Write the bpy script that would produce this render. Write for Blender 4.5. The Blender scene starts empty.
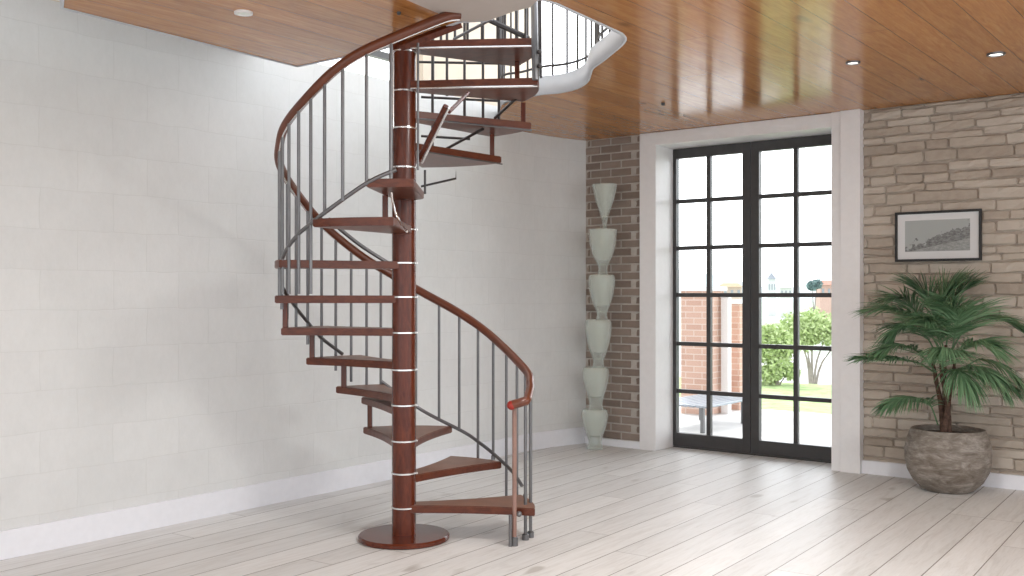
import bpy, bmesh, math, random
from mathutils import Vector, Matrix
random.seed(7)
R = math.radians
S = bpy.context.scene
COL = S.collection

# ---------------------------------------------------------------- camera
EYE = 1.36; F = 1010.0; CX = 512.0; HY = 294.0
YAW = R(37.46)
FW = Vector((-math.sin(YAW), math.cos(YAW), 0)); RT = Vector((math.cos(YAW), math.sin(YAW), 0))
cam = bpy.data.cameras.new('camera'); cam.sensor_width = 36; cam.lens = F/1024*36
cam.shift_y = (HY-288)/1024; cam.clip_end = 2000; cam.clip_start = .05
co = bpy.data.objects.new('camera', cam); COL.objects.link(co)
co.location = (0, 0, EYE); co.rotation_euler = (R(90), 0, YAW); S.camera = co

# ---------------------------------------------------------------- light
S.view_settings.view_transform = 'Standard'; S.view_settings.look = 'None'
S.view_settings.gamma = 1; S.view_settings.use_curve_mapping = False
S.view_settings.exposure = 1.12
w = bpy.data.worlds.new('sky'); S.world = w; w.use_nodes = True
nt = w.node_tree; nt.nodes.clear()
tc = nt.nodes.new('ShaderNodeTexCoord'); sp = nt.nodes.new('ShaderNodeSeparateXYZ')
cr = nt.nodes.new('ShaderNodeValToRGB'); bg = nt.nodes.new('ShaderNodeBackground'); wo = nt.nodes.new('ShaderNodeOutputWorld')
nt.links.new(tc.outputs['Generated'], sp.inputs[0]); nt.links.new(sp.outputs['Z'], cr.inputs[0])
cr.color_ramp.elements[0].position = 0; cr.color_ramp.elements[0].color = (.95, .97, 1, 1)
cr.color_ramp.elements[1].position = .6; cr.color_ramp.elements[1].color = (.90, .94, 1, 1)
nt.links.new(cr.outputs[0], bg.inputs[0])
mr = nt.nodes.new('ShaderNodeMapRange'); nt.links.new(sp.outputs['Y'], mr.inputs[0])     # brighter sky on the sun's side
mr.interpolation_type = 'SMOOTHSTEP'; mr.inputs[1].default_value = 0; mr.inputs[2].default_value = 1; mr.inputs[3].default_value = .95; mr.inputs[4].default_value = 2.7
nt.links.new(mr.outputs[0], bg.inputs[1])
nt.links.new(bg.outputs[0], wo.inputs[0])
sd = bpy.data.lights.new('sun', 'SUN'); sd.energy = 1.2; sd.angle = R(6); sd.color = (1, .96, .88)
so = bpy.data.objects.new('sun', sd); COL.objects.link(so)
so.rotation_euler = Vector((.55, -.45, -.75)).to_track_quat('-Z', 'Y').to_euler()

# ---------------------------------------------------------------- helpers
def G(px, py, z):                       # point of the picture at a known height
    D = F*(z-EYE)/(HY-py); p = FW*D + RT*((px-CX)/F*D); return Vector((p.x, p.y, z))
def P(px, py, D):                       # point of the picture at a known depth
    p = FW*D + RT*((px-CX)/F*D); return Vector((p.x, p.y, EYE+(HY-py)/F*D))
def onY(px, Y):                         # x where a column meets the plane y = Y
    u = (px-CX)/F; D = Y/(FW.y+RT.y*u); return D*(FW.x+RT.x*u)
def tag(o, label=None, cat=None, group=None, kind=None):
    if label: o['label'] = label
    if cat: o['category'] = cat
    if group: o['group'] = group
    if kind: o['kind'] = kind
    return o
def empty(name, loc=(0, 0, 0), rz=0):
    o = bpy.data.objects.new(name, None); COL.objects.link(o)
    o.location = loc; o.rotation_euler = (0, 0, rz); o.empty_display_size = .1
    return o
def obj(name, bm, mat, parent=None, smooth=False, weld=False):
    if weld: bmesh.ops.remove_doubles(bm, verts=bm.verts[:], dist=1e-5)
    bmesh.ops.recalc_face_normals(bm, faces=bm.faces[:])
    me = bpy.data.meshes.new(name); bm.to_mesh(me); bm.free()
    if isinstance(mat, (list, tuple)):
        for m in mat: me.materials.append(m)
    else: me.materials.append(mat)
    if smooth:
        me.shade_smooth()
        try: me.set_sharp_from_angle(angle=R(40))
        except Exception: pass
    o = bpy.data.objects.new(name, me); COL.objects.link(o)
    if parent: o.parent = parent
    return o
def box(bm, a, b, bev=0, mi=0):
    vs = [bm.verts.new((x, y, z)) for z in (a[2], b[2]) for y in (a[1], b[1]) for x in (a[0], b[0])]
    fs = [bm.faces.new([vs[i] for i in q]) for q in ((0, 2, 3, 1), (4, 5, 7, 6), (0, 1, 5, 4), (2, 6, 7, 3), (0, 4, 6, 2), (1, 3, 7, 5))]
    for f in fs: f.material_index = mi
    if bev:
        es = {e for f in fs for e in f.edges}
        bmesh.ops.bevel(bm, geom=list(es), offset=bev, segments=2, affect='EDGES', profile=.7)
    return vs
def tube(bm, pts, r, seg=10, caps=True, rr=None):
    pts = [Vector(p) for p in pts]; n = len(pts); rings = []
    up = None
    for i, p in enumerate(pts):
        t = (pts[min(i+1, n-1)]-pts[max(i-1, 0)]).normalized()
        if up is None: up = Vector((0, 0, 1)) if abs(t.z) < .9 else Vector((1, 0, 0))
        a = t.cross(up).normalized(); b = a.cross(t).normalized()
        if abs(t.z) < .9: up = Vector((0, 0, 1))
        rad = r[i] if isinstance(r, (list, tuple)) else r
        ry = rad*(rr or 1)
        rings.append([bm.verts.new(p+a*math.cos(2*math.pi*k/seg)*rad+b*math.sin(2*math.pi*k/seg)*ry) for k in range(seg)])
    for i in range(n-1):
        for k in range(seg):
            bm.faces.new((rings[i][k], rings[i][(k+1) % seg], rings[i+1][(k+1) % seg], rings[i+1][k]))
    if caps: bm.faces.new(rings[0]); bm.faces.new(rings[-1])
def lathe(bm, prof, seg=32, c=(0, 0, 0), caps=True):
    rings = [[bm.verts.new((c[0]+r*math.cos(2*math.pi*k/seg), c[1]+r*math.sin(2*math.pi*k/seg), c[2]+z)) for k in range(seg)] for r, z in prof]
    for i in range(len(prof)-1):
        for k in range(seg):
            bm.faces.new((rings[i][k], rings[i][(k+1) % seg], rings[i+1][(k+1) % seg], rings[i+1][k]))
    if caps: bm.faces.new(rings[0]); bm.faces.new(rings[-1])
def prism(bm, pts, z0, z1):
    lo = [bm.verts.new((p[0], p[1], z0)) for p in pts]; hi = [bm.verts.new((p[0], p[1], z1)) for p in pts]
    n = len(pts); bm.faces.new(lo[::-1]); bm.faces.new(hi)
    for i in range(n): bm.faces.new((lo[i], lo[(i+1) % n], hi[(i+1) % n], hi[i]))
def smooth_path(pts, n=6):
    pts = [Vector(p) for p in pts]; out = []
    for i in range(len(pts)-1):
        p0 = pts[max(i-1, 0)]; p1 = pts[i]; p2 = pts[i+1]; p3 = pts[min(i+2, len(pts)-1)]
        for k in range(n):
            t = k/n
            out.append(.5*((2*p1)+(p2-p0)*t+(2*p0-5*p1+4*p2-p3)*t*t+(3*p1-p0-3*p2+p3)*t**3))
    out.append(pts[-1]); return out
BM = bmesh.new

# ---------------------------------------------------------------- materials
class N:
    def __init__(s, name):
        s.m = bpy.data.materials.new(name); s.m.use_nodes = True; s.t = s.m.node_tree
        s.b = s.t.nodes['Principled BSDF']; s.co = None
    def n(s, ty, **kw):
        x = s.t.nodes.new(ty)
        for k, v in kw.items(): setattr(x, k, v)
        return x
    def l(s, a, b): s.t.links.new(a, b)
    def val(s, sock, v):
        if hasattr(v, 'is_output') or isinstance(v, bpy.types.NodeSocket): s.l(v, sock)
        else: sock.default_value = v
    def coord(s, scale=(1, 1, 1), rot=(0, 0, 0), loc=(0, 0, 0)):
        if s.co is None: s.co = s.n('ShaderNodeTexCoord')
        mp = s.n('ShaderNodeMapping'); mp.inputs['Scale'].default_value = scale
        mp.inputs['Rotation'].default_value = rot; mp.inputs['Location'].default_value = loc
        s.l(s.co.outputs['Object'], mp.inputs[0]); return mp.outputs[0]
    def noise(s, vec, scale, detail=4, rough=.55, dist=0):
        x = s.n('ShaderNodeTexNoise'); s.l(vec, x.inputs['Vector']); x.inputs['Scale'].default_value = scale
        x.inputs['Detail'].default_value = detail; x.inputs['Roughness'].default_value = rough; x.inputs['Distortion'].default_value = dist
        return x.outputs['Fac']
    def ramp(s, f, *st):
        x = s.n('ShaderNodeValToRGB'); s.l(f, x.inputs[0]); e = x.color_ramp.elements
        e[0].position, e[0].color = st[0][0], (*st[0][1], 1); e[1].position, e[1].color = st[-1][0], (*st[-1][1], 1)
        for p, c in st[1:-1]: q = e.new(p); q.color = (*c, 1)
        return x.outputs[0]
    def math(s, op, a, b=0, c=0):
        x = s.n('ShaderNodeMath', operation=op); s.val(x.inputs[0], a); s.val(x.inputs[1], b); s.val(x.inputs[2], c); return x.outputs[0]
    def mix(s, f, a, b, mode='MIX'):
        x = s.n('ShaderNodeMix', data_type='RGBA', blend_type=mode)
        s.val(x.inputs[0], f); s.val(x.inputs[6], (*a, 1) if isinstance(a, tuple) else a); s.val(x.inputs[7], (*b, 1) if isinstance(b, tuple) else b)
        return x.outputs[2]
    def bump(s, h, strength=.3, dist=.01):
        x = s.n('ShaderNodeBump'); s.l(h, x.inputs['Height']); x.inputs['Strength'].default_value = strength; x.inputs['Distance'].default_value = dist
        s.l(x.outputs[0], s.b.inputs['Normal'])
    def base(s, c, rough=.5, metal=0, spec=None):
        s.val(s.b.inputs['Base Color'], (*c, 1) if isinstance(c, tuple) else c)
        s.val(s.b.inputs['Roughness'], rough); s.b.inputs['Metallic'].default_value = metal
        if spec is not None: s.b.inputs['Specular IOR Level'].default_value = spec
        return s.m
def plain(name, c, rough=.5, metal=0, var=.06, sc=20):
    m = N(name); v = m.coord(); n_ = m.noise(v, sc)
    return m.base(m.ramp(n_, (.3, tuple(max(0, x*(1-var)) for x in c)), (.7, tuple(min(1, x*(1+var)) for x in c))), rough, metal)
def planks(name, width, off, rot, cols, gapc, rough, grain=1.0, seglen=3.2, spec=.5, bumps=.3, gapw=.006, knots=(.3, .22, .15)):
    m = N(name); v = m.coord(rot=(0, 0, rot), loc=(off, 0, 0))
    s_ = m.n('ShaderNodeSeparateXYZ'); m.l(v, s_.inputs[0])
    xs = m.math('DIVIDE', s_.outputs[0], width); idx = m.math('FLOOR', xs); fr = m.math('SUBTRACT', xs, idx)
    wn = m.n('ShaderNodeTexWhiteNoise', noise_dimensions='1D'); m.l(idx, wn.inputs['W'])
    ys = m.math('ADD', m.math('DIVIDE', s_.outputs[1], seglen), m.math('MULTIPLY', wn.outputs['Value'], 7.3))
    yi = m.math('FLOOR', ys); yf = m.math('SUBTRACT', ys, yi)
    cb = m.n('ShaderNodeCombineXYZ'); m.l(idx, cb.inputs[0]); m.l(yi, cb.inputs[1])
    w2 = m.n('ShaderNodeTexWhiteNoise', noise_dimensions='2D'); m.l(cb.outputs[0], w2.inputs['Vector'])
    # grain: stretched noise shifted by plank
    gx = m.n('ShaderNodeCombineXYZ')
    m.l(m.math('MULTIPLY', s_.outputs[0], 9.0), gx.inputs[0]); m.l(m.math('MULTIPLY', s_.outputs[1], .8), gx.inputs[1])
    m.l(m.math('MULTIPLY', w2.outputs['Value'], 40), gx.inputs[2])
    g1 = m.noise(gx.outputs[0], 2.2, 6, .65, 1.2); g2 = m.noise(gx.outputs[0], 12, 3, .6)
    g = m.math('ADD', m.math('MULTIPLY', g1, .7), m.math('MULTIPLY', g2, .3))
    c = m.ramp(g, (.28, cols[0]), (.5, cols[1]), (.72, cols[2]))
    tone = m.ramp(w2.outputs['Value'], (0, (1-.13*grain,)*3), (1, (1+.0,)*3))
    c = m.mix(1, c, tone, 'MULTIPLY')
    kx = m.n('ShaderNodeCombineXYZ'); m.l(m.math('MULTIPLY', s_.outputs[0], 5), kx.inputs[0]); m.l(m.math('MULTIPLY', s_.outputs[1], 1.7), kx.inputs[1]); m.l(m.math('MULTIPLY', w2.outputs['Value'], 20), kx.inputs[2])
    kn = m.noise(kx.outputs[0], 1.6, 1, .4)
    kf = m.ramp(kn, (.72, (0, 0, 0)), (.80, (1, 1, 1)))
    c = m.mix(m.math('MULTIPLY', kf, .55), c, knots)
    e = m.math('MINIMUM', fr, m.math('SUBTRACT', 1, fr)); gap = m.math('LESS_THAN', e, gapw/width/2)
    e2 = m.math('MINIMUM', yf, m.math('SUBTRACT', 1, yf)); gap2 = m.math('LESS_THAN', e2, .003/seglen)
    gp = m.math('MAXIMUM', gap, m.math('MULTIPLY', gap2, .6))
    c = m.mix(gp, c, gapc)
    h = m.math('SUBTRACT', m.math('MULTIPLY', g, .15), gp); m.bump(h, bumps, .004)
    return m.base(c, m.math('ADD', rough, m.math('MULTIPLY', g2, .06)), spec=spec)

M = {}
M['floor'] = planks('white_oiled_floorboards', .205, -.012, R(-2.0), ((.58, .565, .54), (.73, .725, .71), (.81, .81, .805)), (.20, .18, .16), .42, 1.0, 3.0, knots=(.28, .25, .21))
M['ceiling'] = planks('varnished_ceiling_boards', .205, .03, 0, ((.32, .125, .036), (.47, .205, .064), (.60, .295, .105)), (.12, .055, .020), .12, 1.3, 9.0, spec=.36, bumps=.05, gapw=.0035, knots=(.12, .05, .02))
def m_wood_red():
    m = N('mahogany_lacquer'); v = m.coord((6, 6, 1.2)); g = m.noise(v, 6, 5, .6, 1.0)
    return m.base(m.ramp(g, (.3, (.062, .011, .0045)), (.7, (.130, .027, .010))), .23, spec=.4)
M['red'] = m_wood_red()
M['ceiling'].node_tree.nodes['Principled BSDF'].inputs['Coat Weight'].default_value = .0
M['ceiling'].node_tree.nodes['Principled BSDF'].inputs['Coat Roughness'].default_value = .13
def m_tread():
    m = N('mahogany_tread'); v = m.coord((3, 3, 8)); g = m.noise(v, 5, 5, .6, .8)
    return m.base(m.ramp(g, (.3, (.070, .015, .006)), (.7, (.140, .036, .015))), .34, spec=.4)
M['tread'] = m_tread()
M['ttop'] = plain('lit_tread_top', (.22, .105, .065), .42, 0, .15, 9)  # paler than the sides: light from above put into the colour
M['rail'] = plain('handrail_wood', (.13, .036, .016), .30, 0, .15, 12)
M['steel'] = plain('grey_steel', (.17, .17, .175), .34, .75, .08)
M['dsteel'] = plain('dark_steel', (.06, .055, .055), .4, .6, .1)
M['chrome'] = plain('bright_steel', (.75, .74, .73), .2, .9, .03)
M['newel'] = plain('newel_wood', (.26, .15, .12), .35, 0, .1)
M['cap'] = plain('red_cap', (.30, .02, .012), .3)
M['white'] = plain('white_paint', (.80, .79, .79), .45, 0, .02)
M['fascia'] = plain('fascia_paint', (.58, .60, .64), .5, 0, .02)
M['base'] = plain('white_skirting', (.80, .81, .85), .4, 0, .02)
M['frame'] = plain('anthracite_frame', (.045, .043, .043), .38, 0, .1)
def m_wall():
    m = N('whitewashed_blocks'); s_ = m.n('ShaderNodeSeparateXYZ'); m.l(m.coord(), s_.inputs[0])
    cb = m.n('ShaderNodeCombineXYZ'); m.l(s_.outputs[1], cb.inputs[0]); m.l(s_.outputs[2], cb.inputs[1])
    br = m.n('ShaderNodeTexBrick'); m.l(cb.outputs[0], br.inputs['Vector'])
    nz = m.noise(m.coord(), 3, 3); vm = m.n('ShaderNodeVectorMath', operation='ADD')
    n3 = m.n('ShaderNodeTexNoise'); m.l(m.coord(), n3.inputs['Vector']); n3.inputs['Scale'].default_value = 5
    sc = m.n('ShaderNodeVectorMath', operation='SCALE'); m.l(n3.outputs['Color'], sc.inputs[0]); sc.inputs['Scale'].default_value = .03
    m.l(cb.outputs[0], vm.inputs[0]); m.l(sc.outputs[0], vm.inputs[1]); m.l(vm.outputs[0], br.inputs['Vector'])
    br.inputs['Scale'].default_value = 1; br.inputs['Brick Width'].default_value = .42; br.inputs['Row Height'].default_value = .215
    br.inputs['Mortar Size'].default_value = .0035; br.inputs['Mortar Smooth'].default_value = .6
    br.inputs['Color1'].default_value = (1, 1, 1, 1); br.inputs['Color2'].default_value = (.97, .97, .97, 1); br.inputs['Mortar'].default_value = (.93, .93, .925, 1)
    st = m.noise(m.coord((1, 4, 2.2)), 7, 7, .75); pt = m.noise(m.coord(), 1.1, 5, .6)
    c = m.ramp(pt, (.3, (.67, .68, .672)), (.7, (.75, .76, .755)))
    c = m.mix(1, c, br.outputs['Color'], 'MULTIPLY')
    c = m.mix(1, c, m.ramp(st, (.25, (.95, .95, .948)), (.6, (1, 1, 1))), 'MULTIPLY')
    h = m.math('ADD', m.math('MULTIPLY', br.outputs['Fac'], -.6), m.math('MULTIPLY', st, .5)); m.bump(h, .25, .006)
    return m.base(c, .8)
M['wall'] = m_wall()
def m_stone(name, ramp, mort=False):
    m = N(name); a = m.n('ShaderNodeAttribute', attribute_name='tone'); n_ = m.noise(m.coord(), 14, 6, .65); n2 = m.noise(m.coord(), 60, 3, .6)
    f = m.math('ADD', m.math('MULTIPLY', a.outputs['Fac'], .55), m.math('MULTIPLY', n_, .45))
    c = m.ramp(f, *ramp); m.bump(m.math('ADD', n_, m.math('MULTIPLY', n2, .5)), .5, .008)
    return m.base(c, .85)
M['stone'] = m_stone('beige_stone', ((.15, (.33, .275, .225)), (.45, (.445, .385, .32)), (.85, (.54, .485, .42))))
M['joint'] = plain('stone_joint', (.37, .32, .27), .9, 0, .15)
M['brick'] = m_stone('brown_brick', ((.1, (.19, .145, .12)), (.5, (.255, .20, .165)), (.9, (.33, .265, .225))))
M['mortar'] = plain('pale_mortar', (.46, .42, .38), .9, 0, .1)
M['cream'] = plain('cream_plaster', (.72, .62, .50), .7, 0, .05, 4)
def m_glass():
    m = N('window_glass'); g = m.n('ShaderNodeBsdfGlossy'); g.inputs['Roughness'].default_value = .02; t = m.n('ShaderNodeBsdfTransparent')
    t.inputs[0].default_value = (.97, .98, .98, 1)
    fr = m.n('ShaderNodeFresnel'); fr.inputs[0].default_value = 1.3; mx = m.n('ShaderNodeMixShader')
    m.l(fr.outputs[0], mx.inputs[0]); m.l(t.outputs[0], mx.inputs[1]); m.l(g.outputs[0], mx.inputs[2])
    m.l(mx.outputs[0], m.t.nodes['Material Output'].inputs[0]); return m.m
M['glass'] = m_glass()
def m_vase():
    m = N('smoky_white_glass'); lw = m.n('ShaderNodeLayerWeight'); lw.inputs[0].default_value = .35
    t = m.n('ShaderNodeBsdfTransparent'); t.inputs[0].default_value = (.93, .95, .93, 1)
    m.base((.80, .83, .80), .07); m.b.inputs['Coat Weight'].default_value = 1
    f = m.math('ADD', m.math('MULTIPLY', lw.outputs['Facing'], .55), .13)
    mx = m.n('ShaderNodeMixShader'); m.l(f, mx.inputs[0]); m.l(t.outputs[0], mx.inputs[1]); m.l(m.b.outputs[0], mx.inputs[2])
    m.l(mx.outputs[0], m.t.nodes['Material Output'].inputs[0]); return m.m
M['vase'] = m_vase()
def m_liner():
    m = N('milky_liner'); t = m.n('ShaderNodeBsdfTransparent'); t.inputs[0].default_value = (.95, .96, .94, 1)
    m.base((.88, .88, .84), .15); mx = m.n('ShaderNodeMixShader'); mx.inputs[0].default_value = .58
    m.l(t.outputs[0], mx.inputs[1]); m.l(m.b.outputs[0], mx.inputs[2]); m.l(mx.outputs[0], m.t.nodes['Material Output'].inputs[0]); return m.m
M['liner'] = m_liner()
def m_pot():
    m = N('weathered_clay'); n1 = m.noise(m.coord((1, 1, 3)), 7, 7, .7, .6); n2 = m.noise(m.coord((1, 1, 5)), 30, 4, .7)
    f = m.math('ADD', m.math('MULTIPLY', n1, .75), m.math('MULTIPLY', n2, .25))
    c = m.ramp(f, (.36, (.11, .085, .065)), (.5, (.205, .175, .145)), (.64, (.35, .315, .28))); m.bump(f, .4, .01)
    return m.base(c, .6)
M['pot'] = m_pot()
M['soil'] = plain('dark_soil', (.045, .028, .02), .95, 0, .4, 60)
M['trunk'] = plain('fibrous_stem', (.10, .055, .038), .9, 0, .5, 40)
def m_leaf():
    m = N('palm_leaf'); a = m.n('ShaderNodeAttribute', attribute_name='tone')
    m.base(m.ramp(a.outputs['Fac'], (0, (.055, .125, .062)), (.5, (.115, .225, .11)), (1, (.24, .39, .22))), .5)
    return m.m
M['leaf'] = m_leaf()

# ---------------------------------------------------------------- the room
XL = -5.22; YB = 7.73; ZC = 2.76
def struct(name, bm, m, **k): return tag(obj(name, bm, m, **k), kind='structure')
b = BM(); box(b, (-5.6, -3.5, -.12), (5.0, 8.15, 0)); struct('floor', b, M['floor'])
b = BM(); cvn = [(XL+.15*(i/10)**2, 6.95+.80*i/10) for i in range(11)]
prism(b, [(XL, -3.5)]+cvn+[ (-5.07, 8.1), (-5.5, 8.1), (-5.5, -3.5)], 0, 2.925); struct('wall_left', b, M['wall'])
# upper storey behind and over the opening
b = BM(); box(b, (-5.5, 5.7, 2.925), (XL, 7.25, 5.5)); box(b, (-5.5, -3.5, 2.925), (XL, 4.35, 5.5)); struct('wall_upper_left', b, M['cream'])
b = BM()
for y in (4.35, 5.66): box(b, (-5.42, y, 2.93), (-5.34, y+.06, 5.4))
for z in (3.12, 4.3, 5.36): box(b, (-5.40, 4.35, z), (-5.35, 5.7, z+.05))
struct('window_2', b, M['frame'])
b = BM(); box(b, (-5.5, -1.5, 5.5), (-4.1, 8.1, 5.6)); box(b, (-5.0, 7.3, 5.5), (2.2, 8.1, 5.6)); box(b, (-5.0, -1.5, 5.5), (2.2, 2.2, 5.6)); box(b, (-1.0, 2.2, 5.5), (2.2, 7.3, 5.6)); struct('ceiling_upper', b, M['white'])
b = BM(); box(b, (-5.5, .9, 2.86), (2.2, 1.0, 5.5)); struct('light_block_wall', b, M['cream'])  # unseen, added upstairs to keep light off the top of the left wall

b = BM(); box(b, (-5.3, -1.5, 2.93), (-4.55, 4.12, 2.96)); struct('light_block_strip', b, M['white'])  # hidden strip added over the wall gap to stop light coming down
curve_px = [(500, 105), (520, 99), (540, 94.4), (556, 93), (567.4, 91), (576, 88.5), (583, 85), (588, 80), (590, 74), (592.5, 68), (602, 61), (616.7, 49), (623, 43), (625, 38), (621, 33)]
cw = [G(x, y, ZC) for x, y in curve_px]
edge = [(p.x, p.y) for p in cw]
near = [(-2.79, 3.98), (-2.81, 3.88), (-3.25, 4.02), (-3.38, 3.96), (-4.1, 4.13), (-4.83, 4.13), (-4.75, 2.58), (-4.5, 2.45), (-4.4, -1.5)]
outer = [(-5.3, 6.75)] + edge + near + [(2.2, -1.5), (2.2, 7.9), (-5.3, 7.9)]
b = BM(); vs = [b.verts.new((x, y, ZC)) for x, y in outer]
es = [b.edges.new((vs[i], vs[(i+1) % len(vs)])) for i in range(len(vs))]
bmesh.ops.triangle_fill(b, use_beauty=True, use_dissolve=False, edges=es)
struct('ceiling', b, M['ceiling'])
b = BM(); vs = [b.verts.new((x, y, ZC+.10)) for x, y in outer]
es = [b.edges.new((vs[i], vs[(i+1) % len(vs)])) for i in range(len(vs))]
bmesh.ops.triangle_fill(b, use_beauty=True, use_dissolve=False, edges=es)
struct('floor_upper', b, M['white'])
b = BM(); loop = [Vector((x, y, 0)) for x, y in [(-5.3, 6.75)]+edge+near]
loop = smooth_path(loop[:len(edge)+1], 4)+loop[len(edge)+1:]
lo = [b.verts.new((p.x, p.y, ZC-.004)) for p in loop]; hi = [b.verts.new((p.x, p.y, ZC+.125)) for p in loop]
for i in range(len(loop)-1): b.faces.new((lo[i], lo[i+1], hi[i+1], hi[i]))
fo = struct('trim_1', b, M['fascia'], smooth=True)
sm = fo.modifiers.new('s', 'SOLIDIFY'); sm.thickness = .02; sm.offset = 0

# back wall : backing with door opening, then laid stones and bricks
XD0 = onY(655.6, 7.69); XD1 = onY(832, 7.69)
XT0 = onY(639.5, 7.69); XT1 = onY(861.5, 7.69)
b = BM(); box(b, (-5.3, YB+.012, 0), (XT0+.02, 8.1, ZC+.1)); box(b, (XT1-.02, YB+.012, 0), (3.2, 8.1, ZC+.1))
box(b, (XT0, YB+.06, 2.665), (XT1, 8.1, ZC+.1)); struct('wall_back', b, [M['joint']])
def masonry(name, x0, x1, z0, z1, mat, hmin, hmax, lmin, lmax, jit, gapm, depth, regular=False):
    b = BM(); lay = b.verts.layers.float.new('tone'); z = z0; row = 0
    while z < z1-.01:
        h = hmin if regular else random.uniform(hmin, hmax); h = min(h, z1-z)
        x = x0-random.uniform(0, lmax) if not regular else x0-(lmin/2 if row % 2 else 0)-.05
        while x < x1:
            L = lmin if regular else random.uniform(lmin, lmax)*(1.35 if random.random() < .12 else 1)
            a = max(x, x0); e = min(x+L, x1)
            if e-a > .03:
                g = gapm; n0 = len(b.verts)
                parts = [(z, z+h)]
                if not regular and h > .1 and random.random() < .3: parts = [(z, z+h*.48), (z+h*.48, z+h)]
                for (q0, q1) in parts:
                    dz0 = random.uniform(-jit, jit); dz1 = random.uniform(-jit, jit); d = random.uniform(.4, 1)*depth
                    n0 = len(b.verts); tone = random.random()
                    vs = []
                    nx = max(2, int((e-a)/.045)); nz = 4
                    grid = []
                    for i in range(nx+1):
                        colv = []
                        for j in range(nz+1):
                            u = i/nx; v = j/nz
                            px = a+g+(e-a-2*g)*u; pz = q0+g+(q1-q0-2*g)*v+dz0*(1-u)+dz1*u
                            if not regular:
                                if i in (0, nx) and j in (0, nz): px += (.010 if i == 0 else -.010); pz += (.008 if j == 0 else -.008)
                                px += random.uniform(-.003, .003); pz += random.uniform(-.003, .003)
                            edgef = (i in (0, nx)) or (j in (0, nz))
                            py = YB+.012 if edgef else YB-d+random.uniform(-.004, .004)*(0.3 if regular else 1)
                            if edgef: py = YB+.012
                            elif i in (1, nx-1) or j in (1, nz-1):
                                pass
                            vv = b.verts.new((px, py, pz)); vv[lay] = tone; colv.append(vv)
                        grid.append(colv)
                    # pull the ring next to the rim outwards so the arris is tight
                    for i in range(nx+1):
                        for j in range(nz+1):
                            if 0 < i < nx and 0 < j < nz:
                                if j == 1: grid[i][j].co.z = grid[i][0].co.z+.010
                                if j == nz-1: grid[i][j].co.z = grid[i][nz].co.z-.010
                                if i == 1: grid[i][j].co.x = grid[0][j].co.x+.010
                                if i == nx-1: grid[i][j].co.x = grid[nx][j].co.x-.010
                    for i in range(nx):
                        for j in range(nz): b.faces.new((grid[i][j], grid[i+1][j], grid[i+1][j+1], grid[i][j+1]))
            x += L
        z += h; row += 1
    return struct(name, b, mat, smooth=False)
masonry('wall_back_stonework', XT1-.01, 3.2, .06, ZC, M['stone'], .048, .092, .15, .42, .008, .0002, .007)
b = BM(); box(b, (-5.08, YB+.004, 0), (XT0+.01, YB+.014, ZC)); struct('wall_back_mortar', b, M['mortar'])
masonry('wall_back_brickwork', -5.08, XT0+.01, .06, ZC, M['brick'], .0712, .0712, .215, .215, .0, .0018, .008, True)

# baseboards
b = BM(); box(b, (XL-.02, -3.5, 0), (XL+.016, 6.95, .148), .003); struct('baseboard_left', b, M['base'])
b = BM(); prism(b, [(x+.016, y) for x, y in cvn]+[(x-.02, y) for x, y in cvn[::-1]], 0, .148); struct('baseboard_corner', b, M['base'])
b = BM(); box(b, (-5.07, YB-.028, 0), (XT0+.01, YB+.03, .062), .003); struct('baseboard_back', b, M['base'])
b = BM(); box(b, (XT1-.01, YB-.036, 0), (3.2, YB+.03, .10), .003); struct('baseboard_right', b, M['base'])

# door casing : pilasters, header, deep reveals
b = BM()
box(b, (XT0, 7.69, 0), (XD0, 8.1, ZC), .004)
box(b, (XD1+.075, 7.655, 0), (XT1, 8.1, ZC), .005)
box(b, (XD1, 7.675, 0), (XD1+.07, 8.1, ZC), .004)
box(b, (XT0+.004, 7.688, 2.648), (XT1-.01, 8.1, ZC-.002), .004)
box(b, (XT0+.02, 7.684, 2.70), (XT1-.02, 7.70, ZC-.004), .002)
struct('trim_2', b, M['white'])

# french doors
YD = 8.03
def leaf(x0, x1, side, mid, label):
    o = empty('door_%d' % side, ((x0+x1)/2, YD, 0)); tag(o, kind='structure')
    fr = BM(); z0, z1 = .015, 2.645; c = (x0+x1)/2; st = .072
    def bx(a, e, q, s, y0=-.03, y1=.03): box(fr, (a-c, y0, q), (e-c, y1, s), .004)
    bx(x0, x0+st, z0, z1); bx(x1-st, x1, z0, z1); bx(x0+st, x1-st, z1-.085, z1); bx(x0+st, x1-st, z0, z0+.115)
    obj('door_frame', fr, M['frame'], o)
    mb = BM(); box(mb, (mid-.019-c, -.022, z0+.1), (mid+.019-c, .022, z1-.06), .003)
    for z in (2.18, 1.766, 1.351, .92, .50): box(mb, (x0+st-.005-c, -.020, z-.018), (x1-st+.005-c, .020, z+.018), .003)
    obj('glazing_bars', mb, M['frame'], o)
    gl = BM(); box(gl, (x0+st-c, -.004, z0+.1), (x1-st-c, .004, z1-.06)); obj('glass', gl, M['glass'], o)
    return o
xa = onY(670.5, YD); xm = onY(752, YD); xb = onY(846, YD)
l1 = leaf(xa, xm-.003, 1, onY(709.5, YD), '')
l2 = leaf(xm+.003, xb, 2, onY(796.5, YD), '')
b = BM(); box(b, (xa-.02, YD-.03, 0), (xb+.02, 8.15, .012)); struct('door_sill', b, M['frame'])

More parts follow.
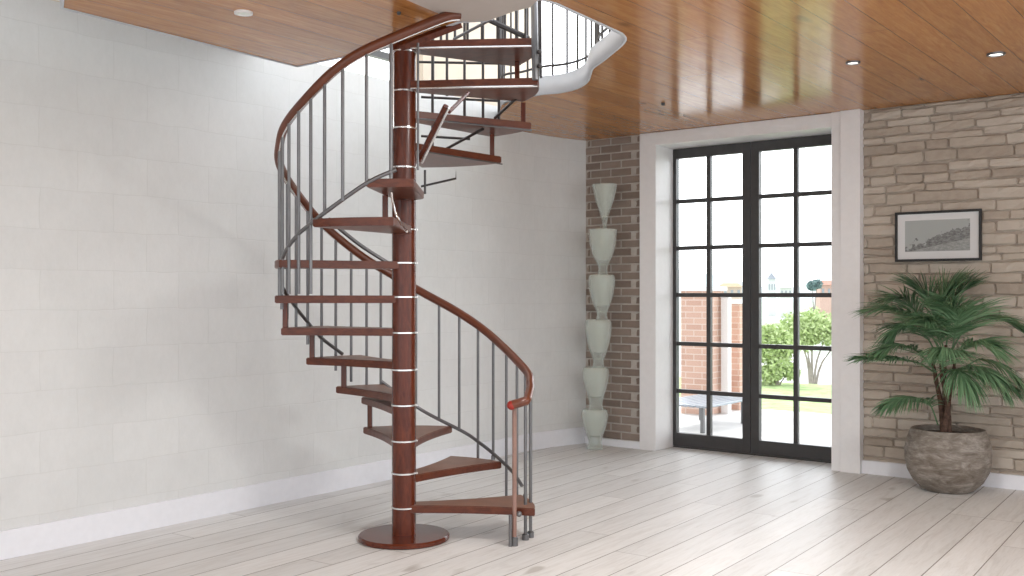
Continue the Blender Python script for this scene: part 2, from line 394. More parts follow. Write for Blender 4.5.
# ---------------------------------------------------------------- ceiling fittings
def downlight(px, py, r, label, lit, g=None, dark=False):
    p = G(px, py, ZC); o = empty('ceiling_light', p); tag(o, label, 'light', g)
    b = BM(); lathe(b, [(r*.8, -.002), (r*.84, -.012), (r, -.010), (r*1.02, .002)], 32, caps=False); obj('trim_ring', b, M['steel'] if dark else M['white'], o, True)
    b = BM(); lathe(b, [(0.001, -.004), (r*.82, -.004)], 32, caps=False)
    m = N('lens_lit' if lit else 'lens'); m.base((.75, .8, .72), .3)
    if lit: m.b.inputs['Emission Color'].default_value = (1, .97, .9, 1); m.b.inputs['Emission Strength'].default_value = lit
    obj('lens', b, m.m, o); return o
downlight(243.5, 12, .045, 'round pale ceiling downlight over the white wall, left of the stair', 0)
downlight(853, 62, .042, 'recessed ceiling downlight nearest the glazed doors', 2.0, dark=True)
downlight(996, 53.5, .050, 'recessed ceiling downlight above the framed picture, at the right', 2.0, dark=True)
def fill_light(x, y, power, label):  # unseen round lamps added to fill walls and floor and shadow the stair
    o = empty('ceiling_light', (x, y, ZC)); tag(o, label, 'light')
    b = BM(); lathe(b, [(.28, -.030), (.29, -.034), (.305, -.03), (.308, .002)], 40, caps=False); obj('trim_ring', b, M['white'], o, True)
    m = N('fill_diffuser'); m.base((.9, .9, .88), .4); m.b.inputs['Emission Color'].default_value = (1, .97, .92, 1); m.b.inputs['Emission Strength'].default_value = 4
    b = BM(); lathe(b, [(.001, -.026), (.282, -.026)], 40, caps=False); obj('diffuser', b, m.m, o)
    L = bpy.data.lights.new('lamp', 'AREA'); L.shape = 'DISK'; L.size = .55; L.energy = power; L.color = (1, .99, .97)
    q = bpy.data.objects.new('lamp', L); COL.objects.link(q); q.parent = o; q.location = (0, 0, -.04)
fill_light(-1.55, 4.0, 20, 'round ceiling lamp between the stair and the picture wall')
fill_light(-2.2, 1.6, 4, 'added unseen fill lamp in front of the stair, over the left side')
fill_light(.6, 2.6, 18, 'added unseen fill lamp nearest the viewer, on the right side of the ceiling')
b = BM(); lathe(b, [(.001, -.02), (.012, -.018), (.014, 0)], 12, G(663, 103, ZC)); tag(obj('ceiling_hook', b, M['frame'], smooth=True), 'tiny black fitting on the wooden ceiling in front of the doors', 'ceiling fitting')
b = BM(); lathe(b, [(.001, -.016), (.009, -.014), (.011, 0)], 12, G(399, 12, ZC)); tag(obj('ceiling_hook', b, M['frame'], smooth=True), 'tiny dark knob on the wooden ceiling above the stair handrail', 'ceiling fitting')

# ---------------------------------------------------------------- spiral stair
RS = .70
stair = empty('spiral_staircase', FW*5.61+RT*-.60, YAW)
tag(stair, 'dark red mahogany spiral staircase with grey steel balusters round a central pole', 'staircase')
def pol(r, a, z=0): return Vector((r*math.cos(R(a)), r*math.sin(R(a)), z))
b = BM(); lathe(b, [(.0665, .02), (.0665, 2.98)], 40); obj('pole', b, M['red'], stair, True)
b = BM(); lathe(b, [(.245, 0), (.2527, .006), (.2527, .022), (.245, .030), (.07, .031)], 64); obj('base_plate', b, M['red'], stair, True)
for y in (509, 474.5, 442, 406, 370.3, 333, 297, 262.8, 229, 196, 166.5, 127, 89.8, 50):
    z = EYE-(y-HY)*5.55/F
    b = BM(); lathe(b, [(.0660, -.006), (.0705, -.004), (.0705, .004), (.0660, .006)], 40); k = obj('collar', b, M['chrome'], stair, True); k.location = (0, 0, z)
    s_ = BM(); lathe(s_, [(.004, -.005), (.004, .005)], 8); q = obj('screw', s_, M['chrome'], k); q.location = pol(.074, -8)
def tread(z, a, c, R0=RS, th=.042, sag=.05, ia=50, ib=50, sagb=None, nose=0, rin=None):
    sagb = sag if sagb is None else sagb
    pts = []
    def edge(p, q, sg, inward):
        m_ = (p+q)/2; d = (q-p).normalized(); nrm = Vector((-d.y, d.x, 0)); 
        if nrm.dot(inward) < 0: nrm = -nrm
        cc = m_+nrm*sg*2
        return [p*(1-t)**2+cc*2*t*(1-t)+q*t*t for t in [i/10 for i in range(11)]]
    mid = pol(R0*.5, (a+c)/2)
    p0 = pol(.060, a-ia); p1 = pol(R0+nose, a)
    p2 = pol(R0, c); p3 = pol(*rin) if rin else pol(.060, c+ib)
    e1 = edge(p0, p1, sag/2, mid-(p0+p1)/2)
    arc = [pol(R0+nose*(1-i/10), a+(c-a)*i/10) for i in range(1, 10)]
    e2 = edge(p2, p3, sagb/2, mid-(p2+p3)/2)
    inner = [pol(.060, c+ib+((a-ia+360)-(c+ib))*i/6) for i in range(1, 6)]
    pts = e1+arc+e2+inner
    b = BM(); prism(b, pts, z-th, z)
    bmesh.ops.recalc_face_normals(b, faces=b.faces[:])
    es = [e for e in b.edges if len(e.link_faces) == 2 and e.calc_face_angle(0) > 1.2 and abs(e.verts[0].co.z-e.verts[1].co.z) < 1e-6]
    bmesh.ops.bevel(b, geom=es, offset=.004, segments=2, affect='EDGES')
    bmesh.ops.recalc_face_normals(b, faces=b.faces[:])
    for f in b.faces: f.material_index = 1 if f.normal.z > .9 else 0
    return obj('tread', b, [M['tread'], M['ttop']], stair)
TR = [  # top height, front angle, rear angle, extras
 (.195, -10, 22, dict(nose=.035)), (.355, 40, 72, {}), (.54, 71, 117, {}), (.725, 97, 118, dict(sag=.03)), (.80, 106, 132, {}),
 (.985, 118, 151, {}), (1.17, 140, 175, dict(sag=.02)), (1.352, 160, 190, dict(sag=.01)), (1.54, 185, 208, dict(sag=.03)),
 (1.735, 236, 272, dict(sag=.0)), (1.922, 261, 280, dict(sag=.0, rin=(.142, 326))), (2.20, 46, 88, dict(sag=.0, R0=.77)), (2.375, 27, 54, dict(sag=.0, R0=.80)),
 (2.535, -10, 28, dict(sag=.0, R0=.75)), (2.755, -9, 33, dict(sag=0, R0=.74))]
for z, a, c, kw in TR: tread(z, a, c, **kw)
# spacer posts between treads, at the rear corners
for a, r, z0, z1 in ((114.5, .66, .54, .69), (129.5, .66, .80, .95), (132.5, .60, .80, .95), (149.5, .67, .985, 1.13), (173.5, .68, 1.17, 1.31),
                     (257, .30, 1.735, 1.88), (30, .77, 2.375, 2.495), (24, .69, 2.535, 2.715), (49, .73, 2.20, 2.335)):
    p = pol(r, a); b = BM(); box(b, (p.x-.014, p.y-.014, z0), (p.x+.014, p.y+.014, z1), .002); obj('spacer_post', b, M['red'], stair)
# handrail
HR = [(-14, .785), (-6, .825), (0, .855), (15, .925), (48, 1.11), (67, 1.243), (87, 1.3725), (102, 1.478), (119, 1.60), (140, 1.768), (160, 1.933), (185, 2.065),
      (200, 2.16), (213, 2.245), (231, 2.345), (246, 2.457), (258, 2.535), (273, 2.612), (287, 2.69), (294, 2.728), (299, 2.742)]
TB = [(20, .25), (31, .312), (45, .388), (56, .455), (65, .51), (87, .635), (108, .82), (129, .995), (142, 1.097), (151, 1.185), (165, 1.304), (185, 1.43), (208, 1.556),
      (223, 1.653), (232, 1.703), (242, 1.766), (261, 1.90), (273, 1.965)]
TB2 = [(291, 2.06), (312, 2.186), (320, 2.264), (338, 2.43), (352, 2.56), (370, 2.72)]
def interp(L, a):
    if a <= L[0][0]: return L[0][1]
    for (a0, z0), (a1, z1) in zip(L, L[1:]):
        if a <= a1: return z0+(z1-z0)*(a-a0)/(a1-a0)
    return L[-1][1]
def rad(a, r=RS): return r-(.024*math.sin(R(a-90)) if 90 < a < 270 else 0)
def heli(L, r=RS): return smooth_path([pol(rad(a, r), a, z) for a, z in L], 8)
b = BM(); hp = heli(HR); hp = [pol(.63, -17, .765), pol(.665, -16, .775)]+hp; tube(b, hp, .0235, 14, rr=1.05); obj('handrail', b, M['rail'], stair, True)
b = BM(); tube(b, heli([(a, z-.024) for a, z in HR[1:]]), .006, 8); obj('rail_strip', b, M['chrome'], stair, True)
b = BM(); bmesh.ops.create_uvsphere(b, u_segments=20, v_segments=12, radius=.026); q = obj('end_cap', b, M['cap'], stair, True); q.location = pol(.625, -17, .762)
for seg_ in ([q for q in TB if q[0] < 110], [q for q in TB if q[0] > 120]):
    b = BM(); tube(b, heli(seg_), .0105, 10); obj('lower_rail', b, M['steel'], stair, True)
b = BM(); tube(b, heli([(a, interp(HR, a)+.058) for a in range(102, 141, 6)], .69), .012, 10); obj('steel_rail', b, M['steel'], stair, True)
angs = [15, 26, 36, 46, 56, 67, 78, 90, 101, 108, 115.5, 124, 133, 142, 152, 162, 172, 181, 189, 198, 207, 216, 225, 233.5, 241.5, 250.5, 261, 271]
for i, a in enumerate(angs):
    zt = interp(HR, a)-.02; zb = interp(TB, a)-.13
    zb = {15: .19, 26: .16, 36: .13, 46: .36, 56: .29}.get(a, zb)
    if 60 < a < 95 or a > 238: zb = interp(TB, a)-.01
    elif 205 < a < 238: zb = 1.36
    b = BM(); r = .0085; p = pol(rad(a), a)
    tube(b, [(p.x, p.y, zb), (p.x, p.y, zt)], r, 10); q = obj('baluster', b, M['steel'], stair, True)
    if a > 60: continue
    b = BM(); lathe(b, [(.0125, 0), (.0125, .022), (.009, .026)], 10); f_ = obj('foot', b, M['steel'], q, True); f_.location = (p.x, p.y, zb-.002)
# newel and the two grey posts standing on the floor
p = pol(.632, -14); b = BM(); tube(b, [(p.x, p.y, .03), (p.x, p.y, .76)], .0125, 14); obj('newel_post', b, M['newel'], stair, True)
b = BM(); lathe(b, [(.020, 0), (.020, .045), (.015, .05)], 14, (p.x, p.y, 0)); obj('newel_foot', b, M['steel'], stair, True)
for r, a, zt in ((.615, -16, .17), (.675, -2, .82), (.705, 3, .84)):
    p = pol(r, a); b = BM(); tube(b, [(p.x, p.y, 0), (p.x, p.y, zt)], .0095, 12); q = obj('floor_post', b, M['steel'], stair, True)
    if a > -5: b = BM(); lathe(b, [(.019, 0), (.019, .03), (.012, .036)], 14, (p.x, p.y, 0)); obj('foot', b, M['steel'], q, True)
for a, z in ((-13, .17), (-3, .17)):
    b = BM(); bmesh.ops.create_uvsphere(b, u_segments=12, v_segments=8, radius=.016); q = obj('bolt', b, M['steel'], stair, True); q.location = pol(.655 if a < -5 else .70, a, z)
# silver edge strips below the upper treads, braces and brackets
def loc(px, py, D): return Vector(((px-CX)/F*D+.60, D-5.61, EYE+(HY-py)/F*D))
def strip(name, pts, r, m, parent=stair, n=8):
    b = BM(); tube(b, pts, r, n); return obj(name, b, m, parent, True)
strip('edge_strip', [pol(.09, -60, 2.487), pol(.75, -10.5, 2.487)], .006, M['chrome'])
strip('edge_strip', [pol(.09, -60, 2.707), pol(.74, -9.5, 2.707)], .006, M['chrome'])
strip('edge_strip', [pol(.09, -30, 2.327), pol(.80, 26.5, 2.327)], .005, M['steel'])
strip('edge_strip', [pol(.09, -20, 2.152), pol(.77, 45.5, 2.152)], .0045, M['steel'])
for (xa_, ya_, xb_, yb_) in ((419, 62, 521, 64), (421, 97, 500, 101), (421, 136, 470, 139)): strip('cross_tube', [loc(xa_, ya_, 6.25), loc(xb_, yb_, 6.3)], .008, M['dsteel'])
strip('brace', [loc(419, 160, 5.25), loc(446, 106, 5.0)], .015, M['red'])
strip('brace', [loc(422, 163, 5.22), loc(449, 108, 4.98)], .006, M['chrome'])
strip('brace', [loc(449, 112, 5.0), loc(468, 93, 5.3)], .010, M['red'])
strip('handrail_support', [loc(400, 47, 5.28), loc(461, 23.5, 5.28)], .024, M['red'], n=4)
strip('brace', [loc(446, 149, 6.2), loc(483, 129, 5.9)], .009, M['dsteel'])
strip('brace', [loc(495, 118, 6.1), loc(524, 91, 5.8)], .009, M['dsteel'])
strip('bracket', [loc(425, 194, 5.9), loc(425, 170, 5.9)], .007, M['dsteel'])
strip('bracket', [loc(421, 186.5, 5.9), loc(456, 178.5, 5.9), loc(456, 169, 5.9)], .0065, M['dsteel'])
strip('support_tube', smooth_path([loc(391.5, 192, 5.0), loc(392.5, 201, 5.02), loc(396, 214, 5.04), loc(402, 225, 5.02), loc(407, 231.5, 4.98)]), .0065, M['chrome'])
strip('hanger_rod', [loc(391, 48, 5.2), loc(391, 178, 5.2)], .010, M['steel'])
strip('hanger_rod', [loc(393.2, 50, 5.18), loc(393.2, 128, 5.18)], .005, M['chrome'])
strip('hanger_rod', [loc(418, 43, 5.2), loc(418, 170, 5.2)], .006, M['steel'])
# balusters rising behind the upper treads
for x, y0, y1 in ((432.5, 150, 60), (447, 92, 60), (464.5, 118, 64), (483, 122, 64), (499, 122, 64), (433, 88, 0+62), (441, 44, 10), (455, 44, 8), (467.6, 44, 10), (482, 44, 12), (497.5, 44, 8), (505, 44, 6), (516.5, 44, 4), (525.6, 44, 0)):
    strip('baluster', [loc(x, y0+4, 6.15), loc(x, y1-70, 6.15)], .0085, M['dsteel'])
for x, y0, y1 in ((424, 180, 142), (432.5, 181, 150), (448, 168, 148), (464, 162, 150)):
    pass
strip('end_post', [loc(535.5, 80, 5.44), loc(533, -60, 5.44)], .019, M['steel'])
strip('end_post', [loc(541, 78, 5.50), loc(539.5, -60, 5.50)], .007, M['dsteel'])
for y in (52, 66):
    b = BM(); bmesh.ops.create_uvsphere(b, u_segments=12, v_segments=8, radius=.014); q = obj('bolt', b, M['dsteel'], stair, True); q.location = loc(539.5, y, 5.42)
strip('brace', [loc(454, 39, 6.0), loc(492, 19, 5.7)], .009, M['steel'])
strip('brace', [loc(489, 20, 6.0), loc(528, 38, 6.2)], .017, M['dsteel'])
# landing plate under the ceiling edge
pp = [G(x, y, 2.742) for x, y in ((404, -1), (447, 17), (458, 20.3), (470, 22), (487, 21), (500, 16.5), (515, 11), (530, 7.5), (542, -4), (560, -60), (430, -60))]
b = BM(); prism(b, [(p.x, p.y) for p in pp], 2.742, 2.757)
o = obj('landing_plate', b, plain('landing_plate_paint', (.50, .44, .40), .5, 0, .02), stair); o.parent = stair
o.matrix_parent_inverse = (Matrix.Translation(stair.location) @ Matrix.Rotation(YAW, 4, 'Z')).inverted()

# ---------------------------------------------------------------- railing upstairs
rl = empty('upstairs_railing', G(563, 80, ZC+.1)); tag(rl, 'black metal railing upstairs along the white curved edge of the ceiling opening', 'railing')
inv = Matrix.Translation(rl.location).inverted()
path = smooth_path([Vector((-5.15, 6.85, 0))]+[Vector((p.x, p.y, 0)) for p in cw[:-1]], 4)
cen = Vector((-4.1, 5.0, 0)); off = []
for i, p in enumerate(path):
    t = (path[min(i+1, len(path)-1)]-path[max(i-1, 0)]).normalized(); nrm = Vector((-t.y, t.x, 0))
    off.append(p+nrm*.045 if False else p+(p-cen).normalized()*.05)
for z, r in ((2.965, .009), (3.85, .016)):
    b = BM(); tube(b, [(p.x, p.y, z) for p in off], r, 8); o = obj('bottom_rail' if z < 3 else 'top_rail', b, M['dsteel'], rl, True); o.matrix_parent_inverse = inv
acc = 0
for i in range(1, len(off)):
    acc += (off[i]-off[i-1]).length
    if acc > .10:
        acc = 0; b = BM(); tube(b, [(off[i].x, off[i].y, 2.87), (off[i].x, off[i].y, 3.85)], .008, 8); o = obj('baluster', b, M['dsteel'], rl, True); o.matrix_parent_inverse = inv

# ---------------------------------------------------------------- glass column in the corner
base = FW*8.86+RT*.728
gc = empty('glass_vase_column', base); tag(gc, 'tall column of six smoky glass vessels stacked in the corner against brown brick', 'glass sculpture')
prof = {
 'cup': [(.012, 0), (.020, .04), (.030, .10), (.055, .17), (.085, .25), (.108, .34), (.114, .365)],
 'bowl': [(.050, 0), (.040, .05), (.048, .09), (.085, .15), (.112, .23), (.124, .31), (.130, .36)],
 'urn': [(.062, 0), (.050, .03), (.048, .07), (.075, .13), (.100, .20), (.116, .28), (.119, .34), (.112, .37)],
 'vase': [(.075, 0), (.070, .02), (.058, .06), (.072, .12), (.100, .20), (.119, .29), (.116, .33), (.108, .35)]}
def vz(y): return EYE-(y-HY)*8.86/F
for kind, cx, yt, yb in (('cup', 604.5, 185, 230), ('bowl', 602.7, 230, 276), ('urn', 601.7, 275.5, 321), ('urn', 598.3, 320.5, 369), ('vase', 595.7, 368, 411), ('vase', 594.8, 410, 449)):
    pr = prof[kind]; H = vz(yt)-vz(yb); h0 = pr[-1][1]; s = H/h0
    outer_ = [(r, z*s) for r, z in pr]; inner_ = [(max(.004, r-.007), z*s+.006) for r, z in pr][::-1]
    outer_ = [(q.x, q.z) for q in smooth_path([(r, 0, z) for r, z in outer_], 4)]; inner_ = [(q.x, q.z) for q in smooth_path([(r, 0, z) for r, z in inner_], 4)]
    b = BM(); lathe(b, outer_+inner_, 40, caps=True)
    o = obj('glass_vessel', b, M['vase'], gc, True)
    zc = .36 if kind != 'cup' else .30; k0 = [(r, z) for r, z in outer_ if z >= H*zc]; r0 = k0[0][0]
    ln = [(.001, H*zc-.018), (r0*.5, H*zc-.014), (r0*.8, H*zc-.004)]+[(r-.012, z+.006) for r, z in k0]
    b = BM(); lathe(b, ln, 40, caps=False); obj('liner', b, M['liner'], o, True)
    d = RT*((cx-594.8)/F*8.86); o.location = (d.x, d.y, max(.001, vz(yb)))

# ---------------------------------------------------------------- picture
pc = Vector((onY(937.5, YB-.03), YB-.03, 0)); pw = onY(981, YB-.03)-onY(894.5, YB-.03)
z1 = EYE+(HY-210.2)/F*7.29; z0 = EYE+(HY-261)/F*7.29
pic = empty('framed_picture', (pc.x, YB-.025, (z0+z1)/2)); tag(pic, 'black framed monochrome landscape print hanging on the stone wall', 'picture')
hw, hh = pw/2, (z1-z0)/2
b = BM()
for a, c in (((-hw, -.018, hh-.018), (hw, .004, hh)), ((-hw, -.018, -hh), (hw, .004, -hh+.018)), ((-hw, -.018, -hh+.018), (-hw+.018, .004, hh-.018)), ((hw-.018, -.018, -hh+.018), (hw, .004, hh-.018))): box(b, a, c, .002)
obj('frame', b, plain('black_frame', (.006, .006, .006), .5), pic)
b = BM(); box(b, (-hw+.01, -.006, -hh+.01), (hw-.01, 0, hh-.01)); obj('mount', b, plain('white_mount', (.66, .66, .66), .6, 0, .01), pic)
def m_print():
    m = N('engraving'); v = m.coord(); s_ = m.n('ShaderNodeSeparateXYZ'); m.l(v, s_.inputs[0])
    x = m.math('DIVIDE', s_.outputs[0], .26); z = m.math('DIVIDE', s_.outputs[2], .13)
    n1 = m.noise(m.coord((1, 1, 1)), 16, 5, .6); n2 = m.noise(m.coord((1, 1, 2.2)), 45, 5, .7)
    # tree line climbs to the right
    line = m.math('ADD', m.math('MULTIPLY', x, .62), m.math('MULTIPLY', m.math('SUBTRACT', n1, .5), 2.6))
    tree = m.math('LESS_THAN', z, m.math('ADD', line, -.02))
    ground = m.math('LESS_THAN', z, m.math('ADD', m.math('MULTIPLY', x, .42), -.52))
    c = m.mix(tree, (.36, .38, .37), m.ramp(n2, (.35, (.10, .10, .10)), (.65, (.27, .28, .27))))
    c = m.mix(ground, c, m.ramp(n2, (.35, (.22, .23, .22)), (.65, (.36, .37, .36))))
    return m.base(c, .5)
b = BM(); box(b, (-hw*.76, -.008, -hh*.60), (hw*.74, -.005, hh*.64)); obj('print', b, m_print(), pic)

# ---------------------------------------------------------------- palm in its pot
pt = FW*7.0+RT*3.02
plant = empty('potted_palm', (pt.x, pt.y, 0)); tag(plant, 'green fan palm in a round weathered clay pot, below the framed picture', 'potted plant')
b = BM(); pr = [(.145, 0), (.170, .012), (.228, .07), (.265, .14), (.280, .215), (.280, .29), (.265, .36), (.247, .405), (.240, .425), (.226, .428), (.218, .41), (.232, .35), (.235, .33)]
lathe(b, pr, 64); obj('pot', b, M['pot'], plant, True)
b = BM(); lathe(b, [(.232, .385), (.12, .395), (.01, .40)], 32, caps=True); obj('soil', b, M['soil'], plant, True)
def pl(px, py, D): return Vector(((px-CX)/F*D-3.02, D-7.0, EYE+(HY-py)/F*D))
plant.rotation_euler = (0, 0, YAW)
stems = [[(943, 432, 7.0), (941, 405, 7.0), (936, 380, 7.0), (931, 352, 6.98)], [(946, 432, 7.03), (945, 400, 7.03), (944, 375, 7.05), (946, 345, 7.05)],
         [(949, 432, 6.97), (948, 405, 6.96), (951, 385, 6.95), (955, 362, 6.9)], [(944, 432, 6.95), (948, 400, 6.93), (942, 378, 6.9), (940, 350, 6.86)]]
for st in stems:
    b = BM(); p = smooth_path([pl(*q) for q in st], 5); n = len(p)
    tube(b, p, [.021-.011*i/n+random.uniform(-.002, .002) for i in range(n)], 9); obj('stem', b, M['trunk'], plant, True)
def frond(path, length, n, droop=.35, tone=.5, w=.009, fan=.9):
    """feathered fan: fine leaflets fanned along and past the end of a rachis"""
    p = smooth_path([pl(*q) for q in path], 8)
    b = BM(); lay = b.verts.layers.float.new('tone')
    tube(b, p, [.006-.003*i/len(p) for i in range(len(p))], 6)
    for v in b.verts: v[lay] = tone
    N_ = len(p); n = int(n*2.8); length *= 1.08; cy, sy = math.cos(YAW), math.sin(YAW)
    for i in range(n):
        t = .25+.75*(i/(n-1))**.8; k = min(N_-2, int(t*(N_-1))); o_ = p[k].lerp(p[k+1], t*(N_-1)-k)
        T = (p[min(k+2, N_-1)]-p[max(k-1, 0)]).normalized(); Sd = T.cross(Vector((0, 0, 1)))
        Sd = Sd.normalized() if Sd.length > .05 else Vector((1, 0, 0)); U = Sd.cross(T).normalized()
        for s in (-1, 1):
            an = (1.15-.95*t)*fan+random.uniform(-.13, .13)
            d = (T*math.cos(an)+Sd*s*math.sin(an)+U*random.uniform(-.10, .22)).normalized()
            L = length*(.72+.4*math.sin(math.pi*min(1, t*.95)))*random.uniform(.75, 1.12)
            prev = None; q = o_.copy(); tn = min(1, max(0, tone+random.uniform(-.25, .25)))
            side = d.cross(U).normalized() if d.cross(U).length > .1 else Sd
            side = (side+U*random.uniform(-.7, .7)).normalized()
            for j in range(6):
                f = j/5; ww = w*.5*(math.sin(math.pi*min(1, .18+f*.82))**.7) if j < 5 else .0006
                ov = pt.y+sy*q.x+cy*q.y-7.655
                if ov > 0: q = q+Vector((-sy*ov, -cy*ov, 0))
                pa, pb = b.verts.new(q+side*ww), b.verts.new(q-side*ww)
                for v_ in (pa, pb): v_[lay] = tn
                if prev: b.faces.new((prev[0], prev[1], pb, pa))
                prev = (pa, pb); d = (d+Vector((0, 0, -droop*.22*(1+f)))).normalized(); q = q+d*(L/5)
    return obj('frond', b, M['leaf'], plant)
for args in (
 ([(940, 352, 6.95), (925, 325, 6.85), (900, 310, 6.75), (878, 309, 6.7)], .22, 26, .30, .45),
 ([(938, 358, 6.95), (925, 335, 6.9), (905, 325, 6.85), (893, 332, 6.8)], .22, 24, .55, .30),
 ([(934, 372, 7.0), (915, 362, 6.85), (888, 357, 6.7), (866, 357, 6.6)], .20, 30, .22, .50),
 ([(938, 425, 7.0), (928, 402, 6.9), (908, 398, 6.8), (890, 403, 6.72)], .20, 34, .45, .45),
 ([(944, 350, 7.1), (935, 320, 7.15), (928, 300, 7.15), (922, 292, 7.15)], .26, 26, .40, .42),
 ([(946, 348, 7.1), (950, 320, 7.08), (955, 300, 7.06), (962, 292, 7.04)], .24, 26, .40, .35),
 ([(944, 360, 6.9), (938, 338, 6.8), (930, 325, 6.65), (926, 320, 6.55)], .30, 36, .35, .60),
 ([(950, 360, 6.85), (955, 335, 6.7), (958, 318, 6.6), (952, 306, 6.5)], .32, 38, .45, .65),
 ([(950, 362, 6.85), (965, 348, 6.7), (975, 342, 6.6), (985, 345, 6.55)], .24, 30, .45, .72),
 ([(952, 350, 7.0), (968, 325, 6.9), (990, 318, 6.82), (1008, 322, 6.78)], .24, 26, .40, .32),
 ([(954, 372, 7.0), (975, 372, 6.9), (993, 376, 6.8), (1008, 384, 6.75)], .20, 26, .50, .40),
 ([(950, 385, 6.95), (955, 370, 6.8), (960, 372, 6.7), (966, 380, 6.65)], .24, 26, .75, .60),
 ([(946, 385, 6.95), (942, 362, 6.8), (948, 352, 6.65), (944, 348, 6.55)], .26, 30, .70, .68),
 ([(952, 378, 7.0), (978, 360, 6.9), (1002, 366, 6.8), (1016, 378, 6.75)], .18, 20, .55, .55),
 ([(936, 372, 6.95), (918, 352, 6.8), (900, 345, 6.7), (884, 350, 6.62)], .20, 26, .30, .40),
 ([(942, 352, 7.0), (920, 318, 6.95), (905, 300, 6.9), (893, 298, 6.85)], .22, 26, .35, .38),
 ([(952, 372, 6.9), (968, 366, 6.8), (985, 370, 6.7), (998, 382, 6.65)], .22, 28, .60, .62),
 ([(944, 340, 7.0), (940, 315, 7.0), (943, 300, 7.0), (948, 292, 7.0)], .24, 28, .35, .50),
 ): frond(*args)

# ---------------------------------------------------------------- outdoors
def slab(name, pts, z0, z1, mat, kind='structure', label=None, cat=None):
    b = BM(); prism(b, pts, z0, z1); return tag(obj(name, b, mat), label, cat, kind=kind)
pave = plain('pale_paving', (.62, .60, .58), .8, 0, .12, 3); grass = plain('lawn', (.32, .42, .17), .95, 0, .35, 6)
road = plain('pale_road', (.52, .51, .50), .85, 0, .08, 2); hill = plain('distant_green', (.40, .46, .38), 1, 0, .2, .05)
slab('terrace', [(-60, 8.15), (60, 8.15), (60, 11.6), (-60, 11.6)], -.25, -.04, pave)
slab('ground', [(-400, 11.6), (400, 11.6), (400, 16), (-400, 16)], -.4, -.1, grass)
slab('pathway', [(-400, 16), (400, 16), (400, 30), (-400, 30)], -1.0, -.5, road)
slab('meadow', [(-400, 30), (400, 30), (400, 600), (-400, 600)], -3.0, -1.5, hill)
slab('courtyard', [(-60, -30), (60, -30), (60, -3.5), (-60, -3.5)], -.3, -.12, pave)
# brick garden pillars with white coping
rb = N('orange_garden_brick'); brt = rb.n('ShaderNodeTexBrick'); ss = rb.n('ShaderNodeSeparateXYZ'); rb.l(rb.coord(), ss.inputs[0]); cc_ = rb.n('ShaderNodeCombineXYZ')
rb.l(rb.math('ADD', ss.outputs[0], ss.outputs[1]), cc_.inputs[0]); rb.l(ss.outputs[2], cc_.inputs[1]); rb.l(cc_.outputs[0], brt.inputs['Vector'])
brt.inputs['Scale'].default_value = 1; brt.inputs['Brick Width'].default_value = .21; brt.inputs['Row Height'].default_value = .07; brt.inputs['Mortar Size'].default_value = .006
brt.inputs['Color1'].default_value = (.58, .38, .30, 1); brt.inputs['Color2'].default_value = (.50, .31, .24, 1); brt.inputs['Mortar'].default_value = (.62, .50, .43, 1)
rb.base(brt.outputs['Color'], .9)
def pillar(px0, px1, ytop, Y, zb, label, depth):
    x0, x1 = onY(px0, Y), onY(px1, Y); u = (px0-CX)/F; D = Y/(FW.y+RT.y*u); zt = EYE+(HY-ytop)/F*D
    o = empty('brick_pillar', ((x0+x1)/2, Y+depth/2, zb)); tag(o, label, 'pillar', None); w2 = (x1-x0)/2
    b = BM(); box(b, (-w2, -depth/2, 0), (w2, depth/2, zt-zb), .005); obj('shaft', b, rb.m, o)
    b = BM(); box(b, (-w2-.03, -depth/2-.03, zt-zb), (w2+.03, depth/2+.03, zt-zb+.05), .005); obj('coping', b, M['white'], o)
pillar(681, 708.5, 291, 10.6, -.04, 'wide orange brick pillar outside the left glazed door, nearest the left jamb', .4)
pillar(730, 739.5, 304, 11.3, -.04, 'slim red brick pillar outside, just left of where the two doors meet', .3)
pillar(710, 721.5, 378, 11.2, -.04, 'low brick pillar outside, between the wide brick pillar and the white post', .3)
xw = onY(726, 10.9); b = BM(); box(b, (xw-.045, 10.86, -.04), (xw+.045, 10.95, 1.32), .006); box(b, (xw-.055, 10.85, 1.32), (xw+.055, 10.96, 1.36), .004); tag(obj('garden_post', b, M['white']), 'white square post outside the left glazed door', 'post')
# slatted metal bench
bx0, bx1 = onY(679, 9.2), onY(727, 10.3)
bn = empty('garden_bench', ((bx0+bx1)/2, 9.7, -.04), math.atan2(1.1, bx1-bx0)); tag(bn, 'low grey slatted metal bench on the terrace outside the left door', 'bench')
Lb = math.hypot(bx1-bx0, 1.1)/2
b = BM()
for k in range(9): box(b, (-Lb, -.34+k*.075, .26), (Lb, -.29+k*.075, .28), .003)
obj('seat_slats', b, plain('galvanised', (.30, .33, .37), .4, .5), bn)
for sx in (-1, 1):
    for sy in (-1, 1):
        b = BM(); box(b, (sx*(Lb-.08)-.018, sy*.25-.018, 0), (sx*(Lb-.08)+.018, sy*.25+.018, .26), .003); obj('leg', b, M['steel'], bn)
